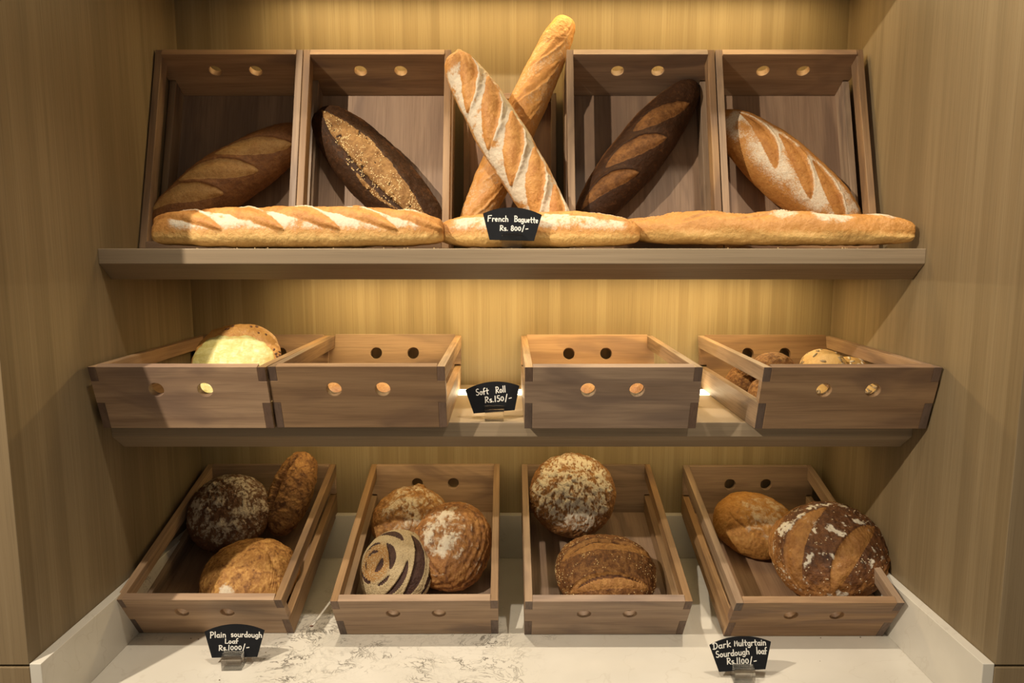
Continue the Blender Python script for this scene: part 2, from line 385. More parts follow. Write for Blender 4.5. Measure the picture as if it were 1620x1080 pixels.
# ------------------------------------------------------------------ bread material
def bread_mat(name, pale, crust, dark, cutA, cutB, flour=(0.68, 0.60, 0.47), var=0.5, nsc=34, flour_k=1.0, fscale=210, rough=0.62, bumpd=0.0012, spec=0.3, speck=0.0, speck_col=(0.03, 0.015, 0.008)):
    s = NT(name); v = s.obj()
    at = s.node('ShaderNodeAttribute', attribute_name='mask'); sep = s.node('ShaderNodeSeparateColor'); s.link(at.outputs['Color'], sep.inputs[0])
    cutm, flm, tone = sep.outputs
    n1 = s.noise(v, nsc, 5, 0.6, 0.4); n2 = s.noise(v, 170, 4, 0.65); n3 = s.noise(v, fscale, 3, 0.7)
    t = s.math('ADD', tone, s.math('MULTIPLY', s.math('SUBTRACT', n1, 0.5), var))
    t = s.math('ADD', t, s.math('MULTIPLY', s.math('SUBTRACT', n2, 0.5), var * 1.3))
    t = s.math('ADD', t, s.math('MULTIPLY', s.math('SUBTRACT', s.noise(v, 75, 3, 0.6), 0.5), var * 0.8))
    rp = s.node('ShaderNodeValToRGB'); s.link(t, rp.inputs[0]); e = rp.color_ramp.elements
    e[0].position = 0.12; e[0].color = (*pale, 1); e[1].position = 0.92; e[1].color = (*dark, 1)
    m = e.new(0.5); m.color = (*crust, 1)
    cc = s.mix(s.smooth(s.math('ADD', s.math('MULTIPLY', n1, 0.6), s.math('MULTIPLY', n2, 0.4)), 0.36, 0.64), cutA, cutB)
    c = s.mix(s.smooth(s.math('ADD', cutm, s.math('MULTIPLY', s.math('SUBTRACT', n2, 0.5), 0.35)), 0.3, 0.7), rp.outputs[0], cc)
    if speck:
        sp = s.smooth(s.noise(v, 420, 2, 0.6), 0.60, 0.68); c = s.mix(s.math('MULTIPLY', sp, speck), c, speck_col)
    f = s.math('ADD', flm, s.math('MULTIPLY', s.math('SUBTRACT', n3, 0.5), 1.1 * flour_k))
    f = s.math('ADD', f, s.math('MULTIPLY', s.math('SUBTRACT', n2, 0.5), 0.6 * flour_k))
    f = s.math('MULTIPLY', s.smooth(f, 0.26, 0.92), 0.94)
    f = s.math('MULTIPLY', f, s.smooth(flm, 0.02, 0.12))
    c = s.mix(f, c, flour)
    s.bump(s.math('ADD', s.math('MULTIPLY', n2, 1.0), s.math('MULTIPLY', n3, 0.6)), 0.8, bumpd * 1.6)
    return s.fin(c, s.mix(f, (rough,)*3, (0.95,)*3), spec)

# ------------------------------------------------------------------ bread builder
class Loaf:
    def __init__(s, a, b, cu, cd, k=1.0, n=(220, 150), sup=1.0, bend=0.0, seed=0, taper=0.0, flat=None, round_coords=False):
        Ns, Nv = n; s.n = n; s.a, s.b, s.cu = a, b, cu; s.seed = seed
        u = np.linspace(0.0, np.pi, Ns); u = u + 0.0 * u
        x = -np.cos(u); prof = np.maximum(np.sin(u), 0) ** k
        th = np.arange(Nv) / Nv * 2 * np.pi
        X, T = np.meshgrid(x, th, indexing='ij'); PR = np.repeat(prof[:, None], Nv, 1)
        if taper: PR = PR * (1 + taper * X)
        ct, st = np.cos(T), np.sin(T)
        ct = np.sign(ct) * np.abs(ct) ** sup
        zz = np.where(st > 0, cu * st, cd * np.sign(st) * np.abs(st) ** 0.8)
        P = np.stack([a * X, b * PR * ct + bend * X * X, PR * zz], -1)
        s.P = P.reshape(-1, 3); s.X = X.ravel(); s.st = st.ravel()
        phi = np.pi / 2 - T; phi = (phi + np.pi) % (2 * np.pi) - np.pi
        if round_coords:
            q = s.P / np.array([a, b, cu]); rr = np.hypot(q[:, 0], q[:, 1]) + 1e-9
            psi = np.arctan2(rr, np.where(s.P[:, 2] > 0, q[:, 2], q[:, 2] * 0.6)); k2 = psi / (np.pi / 2) / rr
            s.S = np.stack([q[:, 0] * k2, q[:, 1] * k2], -1)       # 1.0 = the equator
        else:
            s.S = np.stack([s.P[:, 0], phi.ravel() * b * 0.95], -1)   # metres along and around
        s.up = sst(s.st, -0.25, 0.25)
        s.cutm = np.zeros(len(s.P)); s.fl = np.zeros(len(s.P)); s.tone = np.full(len(s.P), 0.5); s.d = np.zeros(len(s.P))
    def normals(s):
        Ns, Nv = s.n; G = s.P.reshape(Ns, Nv, 3)
        du = np.gradient(G, axis=0); dv = (np.roll(G, -1, 1) - np.roll(G, 1, 1)) / 2
        N = np.cross(du, dv); ln = np.linalg.norm(N, axis=-1, keepdims=True)
        N = N / np.maximum(ln, 1e-12); N[0] = (-1, 0, 0); N[-1] = (1, 0, 0)
        N = N.reshape(-1, 3)
        c = s.P.mean(0)
        if ((s.P - c) * N).sum() < 0:
            N = -N; N[:Nv] = (-1, 0, 0); N[-Nv:] = (1, 0, 0)
        return N
    def lumps(s, amp, sc, octv=4, seed=0): s.d += amp * fbm(s.P, sc, octv, 0.5, s.seed + seed); return s
    def crack(s, amp, sc, seed=0): s.d += amp * (ridged(s.P, sc, 3, s.seed + seed) - 0.5); return s
    def mottle(s, base, sc=30, crack=0.5, csc=42, amp=0.0012, seed=0, contrast=1.0):
        """patchy flour that breaks along fine cracks, which are also pressed into the crust"""
        f = fbm(s.P, sc, 5, 0.62, s.seed + 50 + seed); g = ridged(s.P + 0.01 * f[:, None], csc, 3, s.seed + 9 + seed)
        cr = sst(g, 0.62, 0.80)
        s.fl = np.maximum(s.fl, np.clip(base * (0.62 + 1.25 * contrast * f) - crack * cr * (base > 0.02), 0, 1.3))
        s.d -= amp * cr * s.up; s.d += amp * 0.8 * sst(f, -0.1, 0.3) * np.clip(base, 0, 1)
        return s
    def cut(s, pts, w, depth=0.003, ear=0.003, jit=0.25, side=1, bulge=0.0, strength=1.0, edge=0.3, pw=0.6):
        pts = np.array(pts, float); S = s.S
        # smooth polyline
        if len(pts) > 2:
            tt = np.linspace(0, 1, 14); t0 = np.linspace(0, 1, len(pts))
            if len(pts) == 3:
                A = np.stack([(1 - tt) ** 2, 2 * tt * (1 - tt), tt ** 2], 1); mid = 2 * pts[1] - (pts[0] + pts[2]) / 2
                pts = A @ np.stack([pts[0], mid, pts[2]])
            else: pts = np.stack([np.interp(tt, t0, pts[:, 0]), np.interp(tt, t0, pts[:, 1])], 1)
        best = np.full(len(S), 1e9); sd = np.zeros(len(S)); tp = np.zeros(len(S)); n = len(pts) - 1
        for i in range(n):
            a, b = pts[i], pts[i + 1]; v = b - a; L2 = (v @ v) + 1e-12
            t = np.clip(((S - a) @ v) / L2, 0, 1); q = S - a - t[:, None] * v; d = np.hypot(q[:, 0], q[:, 1])
            m = d < best; best = np.where(m, d, best); sd = np.where(m, np.sign(v[0] * q[:, 1] - v[1] * q[:, 0]) * d, sd); tp = np.where(m, (i + t) / n, tp)
        nz = fbm(s.P, 0.9 / max(w * (s.a if abs(S).max() > 1.2 and s.a < 0.2 and False else 1.0), 0.006) * (1.0), 3, 0.6, s.seed + 3)
        wt = w * np.maximum(np.sin(np.pi * np.clip(tp, 0, 1)), 0) ** pw * (1 + jit * nz)
        m = sst((wt - best) / (edge * w + 1e-9), -0.5, 0.5) * s.up * (wt > 1e-6)
        if strength < 0: s.cutm *= 1 + strength * m; s.tone = s.tone + 0.4 * m * -strength
        else: s.cutm = np.maximum(s.cutm, m * strength)
        prof = 1 - np.clip(best / (wt + 1e-9), 0, 1) ** 2
        s.d += m * (-depth * (0.6 + 0.4 * np.clip(side * sd / (wt + 1e-9), -1, 1)) + bulge * prof)
        s.d += ear * np.exp(-((side * sd - wt * 1.12) / (0.30 * w)) ** 2) * np.sin(np.pi * np.clip(tp, 0, 1)) ** 0.8 * s.up * (best < 3 * w)
        return s
    def build(s, name, mat, matrix, label, cat='bread', group=None):
        N = s.normals(); Ns, Nv = s.n
        endf = np.clip(np.sin(np.linspace(0, np.pi, Ns)) * 6, 0, 1); endf = np.repeat(endf, Nv)
        P = s.P + N * (s.d * endf)[:, None]
        verts = P
        idx = np.arange(Ns * Nv).reshape(Ns, Nv)
        a = idx[:-1]; b = idx[1:]; a2 = np.roll(a, -1, 1); b2 = np.roll(b, -1, 1)
        F = np.stack([a, a2, b2, b], -1).reshape(-1, 4)
        # outward orientation
        v0, v1, v2 = P[F[:, 0]], P[F[:, 1]], P[F[:, 2]]
        if (np.cross(v1 - v0, v2 - v0) * (v0 - P.mean(0))).sum() < 0: F = F[:, ::-1]
        me = bpy.data.meshes.new(name)
        me.vertices.add(len(P)); me.vertices.foreach_set('co', P.astype(np.float32).ravel())
        me.loops.add(F.size); me.loops.foreach_set('vertex_index', F.astype(np.int32).ravel())
        me.polygons.add(len(F)); me.polygons.foreach_set('loop_start', np.arange(0, F.size, 4, dtype=np.int32))
        me.polygons.foreach_set('use_smooth', np.ones(len(F), bool))
        me.update(calc_edges=True)
        at = me.attributes.new('mask', 'FLOAT_COLOR', 'POINT')
        C = np.stack([s.cutm, np.clip(s.fl, 0, 1.5), np.clip(s.tone, 0, 1), np.ones(len(P))], -1)
        at.data.foreach_set('color', C.astype(np.float32).ravel())
        o = bpy.data.objects.new(name, me); COL.objects.link(o); me.materials.append(mat)
        o.matrix_world = matrix
        s.final = P; s.N = N
        tag(o, label, cat, group); s.o = o
        return o
    def seeds(s, sel, count, size, mat, name='seeds', elong=1.6, seed=1, thick=0.45):
        """small seeds pressed into the crust, one joined part"""
        rs = np.random.RandomState(seed); w = np.where(sel, 1.0, 0.0); ids = np.nonzero(w)[0]
        if len(ids) == 0: return
        pick = rs.choice(ids, size=min(count, len(ids)), replace=False)
        ico = bmesh.new(); bmesh.ops.create_icosphere(ico, subdivisions=1, radius=1.0)
        iv = np.array([v.co[:] for v in ico.verts]); fi = np.array([[v.index for v in f.verts] for f in ico.faces]); ico.free()
        V, F = [], []
        for q, i in enumerate(pick):
            n = s.N[i]; t = np.cross(n, rs.normal(size=3)); t /= np.linalg.norm(t) + 1e-9; b = np.cross(n, t)
            z = size * (0.8 + 0.4 * rs.rand())
            V.append(s.final[i] + (iv[:, :1] * t * elong * z + iv[:, 1:2] * b * z + iv[:, 2:3] * n * z * thick)); F.append(fi + len(iv) * q)
        V = np.concatenate(V); F = np.concatenate(F)
        me = bpy.data.meshes.new(name); me.from_pydata(V.tolist(), [], F.tolist()); me.polygons.foreach_set('use_smooth', [True] * len(me.polygons))
        me.materials.append(mat); o = bpy.data.objects.new(name, me); COL.objects.link(o); o.parent = s.o; o['kind'] = 'stuff'
        return o
def M_axes(loc, x, zc):
    """matrix from a centre, a long axis and an approximate up (viewer facing) direction"""
    x = Vector(x).normalized(); z = Vector(zc); z = (z - x * z.dot(x)).normalized(); y = z.cross(x)
    m = Matrix((x, y, z)).transposed().to_4x4(); m.translation = Vector((loc[0], loc[1], Z(loc[2]))); return m
def M_in(key, xl, yl, zl, tilt=0.0, rz=0.0, roll=0.0):
    return TR[key] @ Matrix.Translation((xl, yl, zl)) @ Euler((R(tilt), R(roll), 0)).to_matrix().to_4x4() @ Matrix.Rotation(R(rz), 4, 'Z')
def M_between(p, q, up):
    p = Vector((p[0], p[1], Z(p[2]))); q = Vector((q[0], q[1], Z(q[2]))); c = (p + q) / 2
    return M_axes((c.x, c.y, c.z - DZ), q - p, up)

GOLD = dict(pale=(0.70, 0.46, 0.17), crust=(0.52, 0.245, 0.065), dark=(0.27, 0.10, 0.026), cutA=(0.60, 0.30, 0.085), cutB=(0.43, 0.18, 0.045))
M_BAG = bread_mat('baguette_crust', **GOLD, var=0.35, nsc=28, spec=0.4, rough=0.55)
M_BAG2 = bread_mat('smooth_baguette_crust', pale=(0.70, 0.46, 0.17), crust=(0.54, 0.26, 0.068), dark=(0.36, 0.15, 0.036), cutA=(0.56, 0.28, 0.075), cutB=(0.50, 0.22, 0.055), var=0.3, nsc=18, spec=0.45, rough=0.5)

# --- baguettes lying on the upper shelf
def baguette(a, b, cu, cd, seed, cuts, w, flour, bend=0.0, depth=0.004, ear=0.004, k=0.42, crease=0.0, pale=0.42, bulge=0.004, patches=None, strips=True):
    l = Loaf(a, b, cu, cd, k=k, n=(380, 120), sup=0.95, bend=bend, seed=seed)
    l.lumps(0.004, 14, 3); l.lumps(0.0012, 90, 3, 1); l.crack(0.0008, 60)
    for c in cuts: l.cut(c, w, depth, ear, 0.3, 1, bulge, edge=0.22)
    up = l.st
    l.tone = 0.52 - pale * sst(-up, -0.35, 0.25) * (1 - sst(-up, 0.75, 1.0) * 0.6) + 0.05 * sst(np.abs(l.X), 0.75, 1.0)
    f = fbm(l.P, 26, 4, 0.6, seed + 5)
    if strips: l.fl = flour * (1 - l.cutm) * sst(up, -0.05, 0.55) * (1 - sst(np.abs(l.X), 0.78, 0.93)) * sst(f, -0.6, 0.05)
    if patches:
        for px, py, pr, am in patches:
            r = np.hypot((l.S[:, 0] - px) / pr, (l.S[:, 1] - py) / (pr * 0.6)); l.fl = np.maximum(l.fl, am * sst(1.15 - r + 0.7 * f, 0.0, 0.7))
    return l
cA = [[(x - 0.115, 0.032), (x - 0.01, -0.004), (x + 0.115, -0.060)] for x in (-0.255, -0.135, -0.025, 0.085, 0.185)]
l = baguette(0.288, 0.046, 0.051, 0.026, 1, cA, 0.0195, 1.0, depth=0.003, ear=0.008, bulge=0.008, k=0.34)
l.build('baguette', M_BAG, M_axes((-0.425, 1.450, 0.024), (1, 0.012, 0.0), (0, 0, 1)), 'floury slashed baguette lying at the left front of the upper shelf', group='baguettes')
cB = [[(x - 0.11, 0.012), (x, -0.004), (x + 0.11, -0.020)] for x in (-0.10, 0.08)]
l = baguette(0.205, 0.042, 0.046, 0.026, 2, cB, 0.017, 0.8, depth=0.003, ear=0.005, k=0.5)
l.build('baguette', M_BAG, M_axes((0.054, 1.479, 0.0235), (1, -0.02, 0.0), (0, 0, 1)), 'floury baguette lying behind the French Baguette sign', group='baguettes')
cC = [[(x - 0.08, -0.038), (x, -0.012), (x + 0.08, 0.022)] for x in (-0.20, -0.09, 0.02)]
l = baguette(0.282, 0.042, 0.044, 0.024, 3, [], 0.010, 0.0, bend=0.0, strips=False, k=0.40, pale=0.40,
             patches=[(0.035, -0.012, 0.035, 0.75), (0.125, -0.020, 0.045, 0.85), (0.225, 0.006, 0.040, 0.85), (0.06, 0.01, 0.04, 0.6), (-0.06, 0.0, 0.05, 0.28)])
for c in cC: l.cut(c, 0.006, 0.003, 0.0035, 0.3, 1, 0.0, strength=0.25)
l.crack(0.0016, 22, 3); l.d += 0.003 * np.sin(l.S[:, 0] * 34 + l.S[:, 1] * 60) * l.up
l.build('baguette', M_BAG2, M_axes((0.512, 1.474, 0.0265), (1, -0.165, -0.012), (0, 0, 1)), 'smooth golden baguette lying at the right end of the upper shelf', group='baguettes')
# --- crossed baguettes standing behind
view = (0, -1, 0.15)
cE = [[(x - 0.07, 0.030), (x, 0.0), (x + 0.07, -0.030)] for x in (-0.20, -0.10, 0.0, 0.10, 0.2)]
l = baguette(0.282, 0.043, 0.038, 0.034, 5, cE, 0.012, 0.40, k=0.42, pale=0.2, depth=0.002, ear=0.0022, bulge=0.002)
l.build('baguette', M_BAG2, M_between((0.127, 1.722, 0.522), (-0.105, 1.605, 0.012), view), 'baguette leaning from lower left to upper right behind the other crossed baguette', group='crossed baguettes')
cD = [[(x - 0.068, 0.046), (x, 0.004), (x + 0.068, -0.046)] for x in (-0.175, -0.085, 0.005, 0.095, 0.185)]
l = baguette(0.240, 0.053, 0.044, 0.036, 4, cD, 0.0195, 1.15, k=0.62, pale=0.25, depth=0.003, ear=0.008, bulge=0.006)
l.build('baguette', M_BAG, M_between((-0.128, 1.607, 0.410), (0.120, 1.550, 0.003), view), 'floury slashed baguette leaning from upper left to lower right in front', group='crossed baguettes')

# --- batards in the upright trays
def batard(a, b, cu, cd, seed, cuts, w, n=(260, 140), k=0.95, **kw):
    l = Loaf(a, b, cu, cd, k=k, n=n, seed=seed); l.lumps(0.005, 10, 3); l.lumps(0.0010, 110, 3, 1); l.crack(0.0006, 80)
    for c in cuts: l.cut(c, w, kw.get('depth', 0.004), kw.get('ear', 0.004), kw.get('jit', 0.2), kw.get('side', 1), kw.get('bulge', 0.004), edge=kw.get('edge', 0.2))
    return l
def slash(xs, dx=0.058, dy=0.036, bow=0.006): return [[(x - dx, dy), (x + bow, bow), (x + dx, -dy)] for x in xs]
MF = bread_mat('brown_batard_crust', pale=(0.30, 0.14, 0.045), crust=(0.205, 0.085, 0.027), dark=(0.095, 0.036, 0.014), cutA=(0.46, 0.27, 0.095), cutB=(0.36, 0.185, 0.058), var=0.6, nsc=40, speck=0.5, speck_col=(0.06, 0.024, 0.01))
l = batard(0.205, 0.066, 0.052, 0.036, 11, slash((-0.105, -0.015, 0.082), 0.075, 0.047), 0.023, depth=0.004, ear=0.004)
upn = (TR['a1'].to_3x3() @ Vector((0, 0, 1)))
def inside(key, p, q, up_extra=(0, 0, 0)):
    m = TR[key]; P = m @ Vector(p); Q = m @ Vector(q); c = (P + Q) / 2
    return M_axes((c.x, c.y, c.z - DZ), Q - P, m.to_3x3() @ Vector((0, 0, 1)) + Vector(up_extra))
l.build('batard', MF, inside('a1', (-0.150, 0.028, 0.085), (0.138, 0.258, 0.050)), 'brown batard with three pale slashes in the leftmost upright tray', group='batards in the upright trays')
MG = bread_mat('dark_seeded_crust', pale=(0.16, 0.065, 0.022), crust=(0.046, 0.020, 0.008), dark=(0.020, 0.010, 0.005), cutA=(0.36, 0.205, 0.075), cutB=(0.19, 0.092, 0.030), var=0.5, nsc=40, spec=0.18, rough=0.6)
l = batard(0.212, 0.072, 0.056, 0.036, 12, [[(-0.195, 0.008), (0.0, -0.006), (0.195, -0.004)]], 0.037, depth=0.001, ear=0.004, jit=0.34, bulge=0.003, edge=0.05, k=0.85)
cv = l.cutm.copy(); l.cut([[-0.15, -0.024], [0, -0.032], [0.16, -0.020]], 0.008, 0.006, 0.0, 0.7, strength=-0.7)
sp = sst(fbm(l.P, 75, 2, 0.5, 21), 0.30, 0.42) * (cv > 0.5); l.cutm *= 1 - 0.8 * sp; l.d -= 0.003 * sp; l.lumps(0.0018, 60, 3, 9)
l.tone = 0.55 - 0.35 * sst(l.S[:, 1], 0.055, 0.085) * sst(fbm(l.P, 20, 3, 0.5, 4), -0.1, 0.3)
l.build('batard', MG, inside('a2', (-0.137, 0.300, 0.050), (0.130, 0.014, 0.052)), 'dark seeded loaf with one long pale split in an upright tray', group='batards in the upright trays')
SESAME = plain('sesame_seed', (0.66, 0.50, 0.25), 0.4, 0.4, 0.15)
l.seeds((cv > 0.8) & (fbm(l.P, 45, 2, 0.5, 8) > -0.05), 420, 0.0013, SESAME, elong=1.5)
MH = bread_mat('dark_batard_crust', pale=(0.20, 0.085, 0.028), crust=(0.046, 0.019, 0.008), dark=(0.021, 0.010, 0.005), cutA=(0.24, 0.108, 0.034), cutB=(0.11, 0.046, 0.016), var=0.4, nsc=40, spec=0.18, rough=0.6)
l = batard(0.225, 0.060, 0.052, 0.036, 13, slash((-0.125, -0.02, 0.085), 0.070, 0.034), 0.019, depth=0.004, ear=0.004, edge=0.15, k=0.9)
l.tone = 0.55 - 0.5 * sst(np.abs(l.S[:, 1] - 0.085), 0.03, 0.0)
l.build('batard', MH, inside('a4', (-0.146, 0.020, 0.055), (0.148, 0.398, 0.048)), 'very dark batard with three brown slashes in an upright tray', group='batards in the upright trays')
MI = bread_mat('floured_batard_crust', pale=(0.60, 0.36, 0.11), crust=(0.43, 0.19, 0.045), dark=(0.23, 0.085, 0.02), cutA=(0.47, 0.22, 0.055), cutB=(0.33, 0.13, 0.03), var=0.35, nsc=30, fscale=330)
l = batard(0.212, 0.070, 0.056, 0.038, 14, slash((-0.105, -0.005, 0.090), 0.075, 0.036), 0.0165, depth=0.006, ear=0.004, jit=0.12, bulge=0.003, k=0.9)
l.fl = 0.80 * (1 - l.cutm) * sst(l.S[:, 1], -0.09, -0.03) * (1 - sst(l.S[:, 1], 0.035, 0.062)) * (1 - sst(np.abs(l.X), 0.85, 0.97)) * sst(fbm(l.P, 18, 3, 0.5, 2), -0.6, 0.1)
l.build('batard', MI, inside('a5', (-0.137, 0.302, 0.050), (0.160, 0.012, 0.056)), 'floured golden batard with slashes in the rightmost upright tray', group='batards in the upright trays')

# --- boules and loaves in the counter trays
def boule(a, b, cu, cd, seed, n=(210, 160), k=0.92, amp=0.006, rough_amp=0.0012, cr=0.0008):
    l = Loaf(a, b, cu, cd, k=k, n=n, seed=seed, round_coords=True); l.lumps(amp, 9, 3); l.lumps(rough_amp, 75, 4, 1); l.crack(cr, 45, 2); return l
BG = 'sourdough loaves in the counter trays'
m = bread_mat('dark_rye_crust', pale=(0.22, 0.11, 0.045), crust=(0.115, 0.052, 0.024), dark=(0.050, 0.024, 0.014), cutA=(0.3, 0.15, 0.05), cutB=(0.2, 0.1, 0.03), flour=(0.50, 0.43, 0.33), var=0.6, nsc=45, fscale=170, bumpd=0.002)
l = boule(0.096, 0.097, 0.068, 0.048, 21, rough_amp=0.0032, cr=0.002)
rr = np.hypot(l.S[:, 0] - 0.08, l.S[:, 1] - 0.05); l.mottle(1.15 * sst(1.1 - rr + 0.3 * fbm(l.P, 24, 4, 0.6, 1), 0.0, 0.6) * l.up, 34, 0.45, amp=0.0018)
l.tone = 0.55 - 0.45 * sst(l.S[:, 0] + 0.4 * l.S[:, 1], 0.75, 0.95)
l.build('sourdough_boule', m, M_in('c1', -0.056, 0.276, 0.094, 26, 10), 'dark crusted boule with a grey flour patch in the leftmost counter tray', group=BG)
m = bread_mat('golden_crackled_crust', pale=(0.58, 0.33, 0.10), crust=(0.36, 0.172, 0.047), dark=(0.16, 0.064, 0.018), cutA=(0.5, 0.27, 0.08), cutB=(0.36, 0.17, 0.05), var=0.75, nsc=42)
l = boule(0.103, 0.098, 0.068, 0.040, 22, rough_amp=0.0022, cr=0.0022)
for q in np.arange(-0.4, 0.75, 0.2): l.cut([(-0.05 + q * 0.5, 0.35 + q * 0.1), (0.35 + q * 0.3, 0.05 - q * 0.4), (0.55 + q * 0.25, -0.5 - q * 0.2)], 0.02, 0.0016, 0.0008, 0.3, strength=0.3)
l.cut([(-0.45, -0.55), (-0.35, -0.35), (-0.22, -0.25)], 0.05, 0.006, 0.003, 0.8, strength=0.8)
l.fl = 0.9 * sst(0.16 - np.hypot(l.S[:, 0] + 0.12, l.S[:, 1] + 0.50) + 0.12 * fbm(l.P, 50, 3, 0.6, 1), 0, 0.12)
l.tone = 0.42 + 0.42 * sst(ridged(l.P + 0.012 * fbm(l.P, 30, 3, 0.5, 2)[:, None], 44, 3, 8), 0.60, 0.92) + 0.16 * fbm(l.P, 30, 3, 0.5, 9)
l.build('sourdough_boule', m, M_in('c1', 0.046, 0.102, 0.053, 8, 0), 'golden crackled boule at the front of the leftmost counter tray', group=BG)
m = bread_mat('rustic_tan_crust', pale=(0.42, 0.24, 0.08), crust=(0.29, 0.145, 0.05), dark=(0.12, 0.052, 0.02), cutA=(0.20, 0.09, 0.03), cutB=(0.14, 0.06, 0.02), var=0.7, nsc=55, speck=0.6, bumpd=0.002)
l = batard(0.104, 0.053, 0.046, 0.040, 23, [[(-0.06, 0.010), (0.0, 0.014), (0.088, 0.006)]], 0.008, depth=0.014, ear=0.008, jit=0.4, bulge=0, n=(200, 140), k=0.8); l.lumps(0.0045, 42, 4, 7); l.crack(0.003, 34, 5); l.tone = 0.5 + 0.5 * sst(ridged(l.P, 40, 3, 8), 0.6, 0.9) + 0.3 * fbm(l.P, 20, 3, 0.5, 3)
l.build('batard', m, inside('c1', (0.052, 0.282, 0.054), (0.100, 0.383, 0.170), (0, -0.3, 0)), 'rustic tan loaf standing on end against the back of the leftmost counter tray', group=BG)
m = bread_mat('rustic_floured_crust', pale=(0.52, 0.30, 0.10), crust=(0.29, 0.135, 0.042), dark=(0.12, 0.05, 0.018), cutA=(0.4, 0.2, 0.06), cutB=(0.3, 0.14, 0.04), flour=(0.66, 0.58, 0.45), var=0.7, nsc=40, fscale=150, bumpd=0.0018)
l = boule(0.092, 0.090, 0.062, 0.042, 24, rough_amp=0.003, cr=0.002)
l.mottle(0.9 * sst(0.95 - np.hypot(l.S[:, 0] - 0.15, l.S[:, 1] - 0.1) + 0.45 * fbm(l.P, 22, 4, 0.6, 1), 0.0, 0.6), 30, 0.5, amp=0.0018)
l.d += 0.010 * np.exp(-((l.S[:, 0] - 0.15) ** 2 + (l.S[:, 1] - 0.85) ** 2) / 0.02)
l.build('sourdough_boule', m, M_in('c2', -0.048, 0.280, 0.070, 20, 0), 'floury brown boule at the back of the tray with the swirl cut loaf', group=BG)
m = bread_mat('large_country_crust', pale=(0.50, 0.27, 0.085), crust=(0.31, 0.135, 0.038), dark=(0.13, 0.048, 0.015), cutA=(0.25, 0.10, 0.03), cutB=(0.2, 0.08, 0.02), flour=(0.72, 0.64, 0.50), var=0.65, nsc=38, fscale=150, bumpd=0.0018, spec=0.4)
l = boule(0.089, 0.105, 0.062, 0.042, 25, rough_amp=0.0026, cr=0.0018)
ring = np.hypot((l.S[:, 0] + 0.15) / 0.9, l.S[:, 1] + 0.05); rw = ring + 0.06 * fbm(l.P, 18, 3, 0.5, 4)
rw = rw + 0.05 * fbm(l.P, 40, 3, 0.5, 14); l.d += 0.0009 * np.sin(rw * 46) * sst(ring, 0.4, 0.7)
l.mottle(1.15 * sst(0.66 - np.hypot((l.S[:, 0] + 0.12) / 0.8, l.S[:, 1] + 0.02) + 0.40 * fbm(l.P, 24, 4, 0.6, 1), 0.0, 0.4) * l.up, 34, 0.35, amp=0.0012)
l.mottle(0.75 * sst(np.sin(rw * 46), 0.3, 0.95) * sst(ring, 0.35, 0.55) * sst(fbm(l.P, 20, 3, 0.5, 6), -0.1, 0.35) * l.up, 40, 0.2, amp=0.0)
l.tone = 0.5 + 0.35 * sst(ridged(l.P, 30, 3, 8), 0.6, 0.9)
l.cut([(-0.62, 0.1), (-0.45, -0.25), (-0.05, -0.62)], 0.035, 0.007, 0.004, 0.3, strength=0.9)
l.build('sourdough_loaf', m, M_in('c2', 0.058, 0.178, 0.082, 24, -8), 'large round country loaf with a white flour patch, right in its counter tray', group=BG)
m = bread_mat('sesame_coated_crust', pale=(0.50, 0.40, 0.24), crust=(0.40, 0.30, 0.165), dark=(0.33, 0.17, 0.05), cutA=(0.060, 0.026, 0.018), cutB=(0.035, 0.015, 0.012), var=0.25, nsc=30, speck=0.85, speck_col=(0.10, 0.055, 0.025), bumpd=0.0022)
l = boule(0.080, 0.090, 0.062, 0.042, 26, amp=0.003)
ctr = np.array([-0.38, -0.02])
def arc(r0, a0, a1, rx=1.0, ry=1.0): return [(ctr[0] + r0 * rx * math.cos(R(a)), ctr[1] + r0 * ry * math.sin(R(a))) for a in np.linspace(a0, a1, 7)]
for r0, a0, a1, w in ((0.17, 60, 150, 0.030), (0.17, -75, 15, 0.050), (0.17, 170, 215, 0.025), (0.36, -25, 55, 0.060), (0.33, 75, 140, 0.045), (0.34, 195, 265, 0.040), (0.40, -75, -35, 0.03), (0.62, 35, 110, 0.085), (0.62, -70, 0, 0.055), (0.86, -50, 40, 0.115), (1.18, -35, 50, 0.085)):
    l.cut(arc(r0, a0, a1), w, 0.005, 0.002, 0.12, 1, 0.0, edge=0.15)
l.tone = 0.38 + 0.5 * sst(0.40 - np.hypot(l.S[:, 0] - ctr[0], l.S[:, 1] - ctr[1]), 0.0, 0.12)
l.build('sourdough_boule', m, M_in('c2', -0.058, 0.118, 0.066, 26, 0), 'sesame coated loaf with dark rose swirl cuts, front left in its counter tray', group=BG)
l.seeds((l.cutm < 0.15) & (l.up > 0.6), 2600, 0.00075, plain('pale_sesame', (0.55, 0.45, 0.28), 0.5, 0.3, 0.2), seed=4)
m = bread_mat('thick_floured_crust', pale=(0.46, 0.26, 0.09), crust=(0.27, 0.125, 0.042), dark=(0.12, 0.05, 0.02), cutA=(0.3, 0.15, 0.05), cutB=(0.2, 0.1, 0.03), flour=(0.64, 0.58, 0.47), var=0.6, nsc=40, fscale=130, flour_k=1.15, bumpd=0.003)
l = boule(0.104, 0.104, 0.066, 0.052, 27, rough_amp=0.003, cr=0.0015)
l.mottle(1.35 * sst(0.98 - np.hypot(l.S[:, 0], l.S[:, 1]) + 0.35 * fbm(l.P, 20, 4, 0.6, 1), 0.0, 0.45), 52, 0.7, 70, amp=0.0020, contrast=0.85)
l.fl *= 1 - 0.8 * sst(l.S[:, 0] - 0.2 * l.S[:, 1], 0.62, 0.78)
l.build('sourdough_boule', m, M_in('c3', -0.043, 0.330, 0.112, 36, -15), 'boule thick with white flour propped at the back of its counter tray', group=BG)
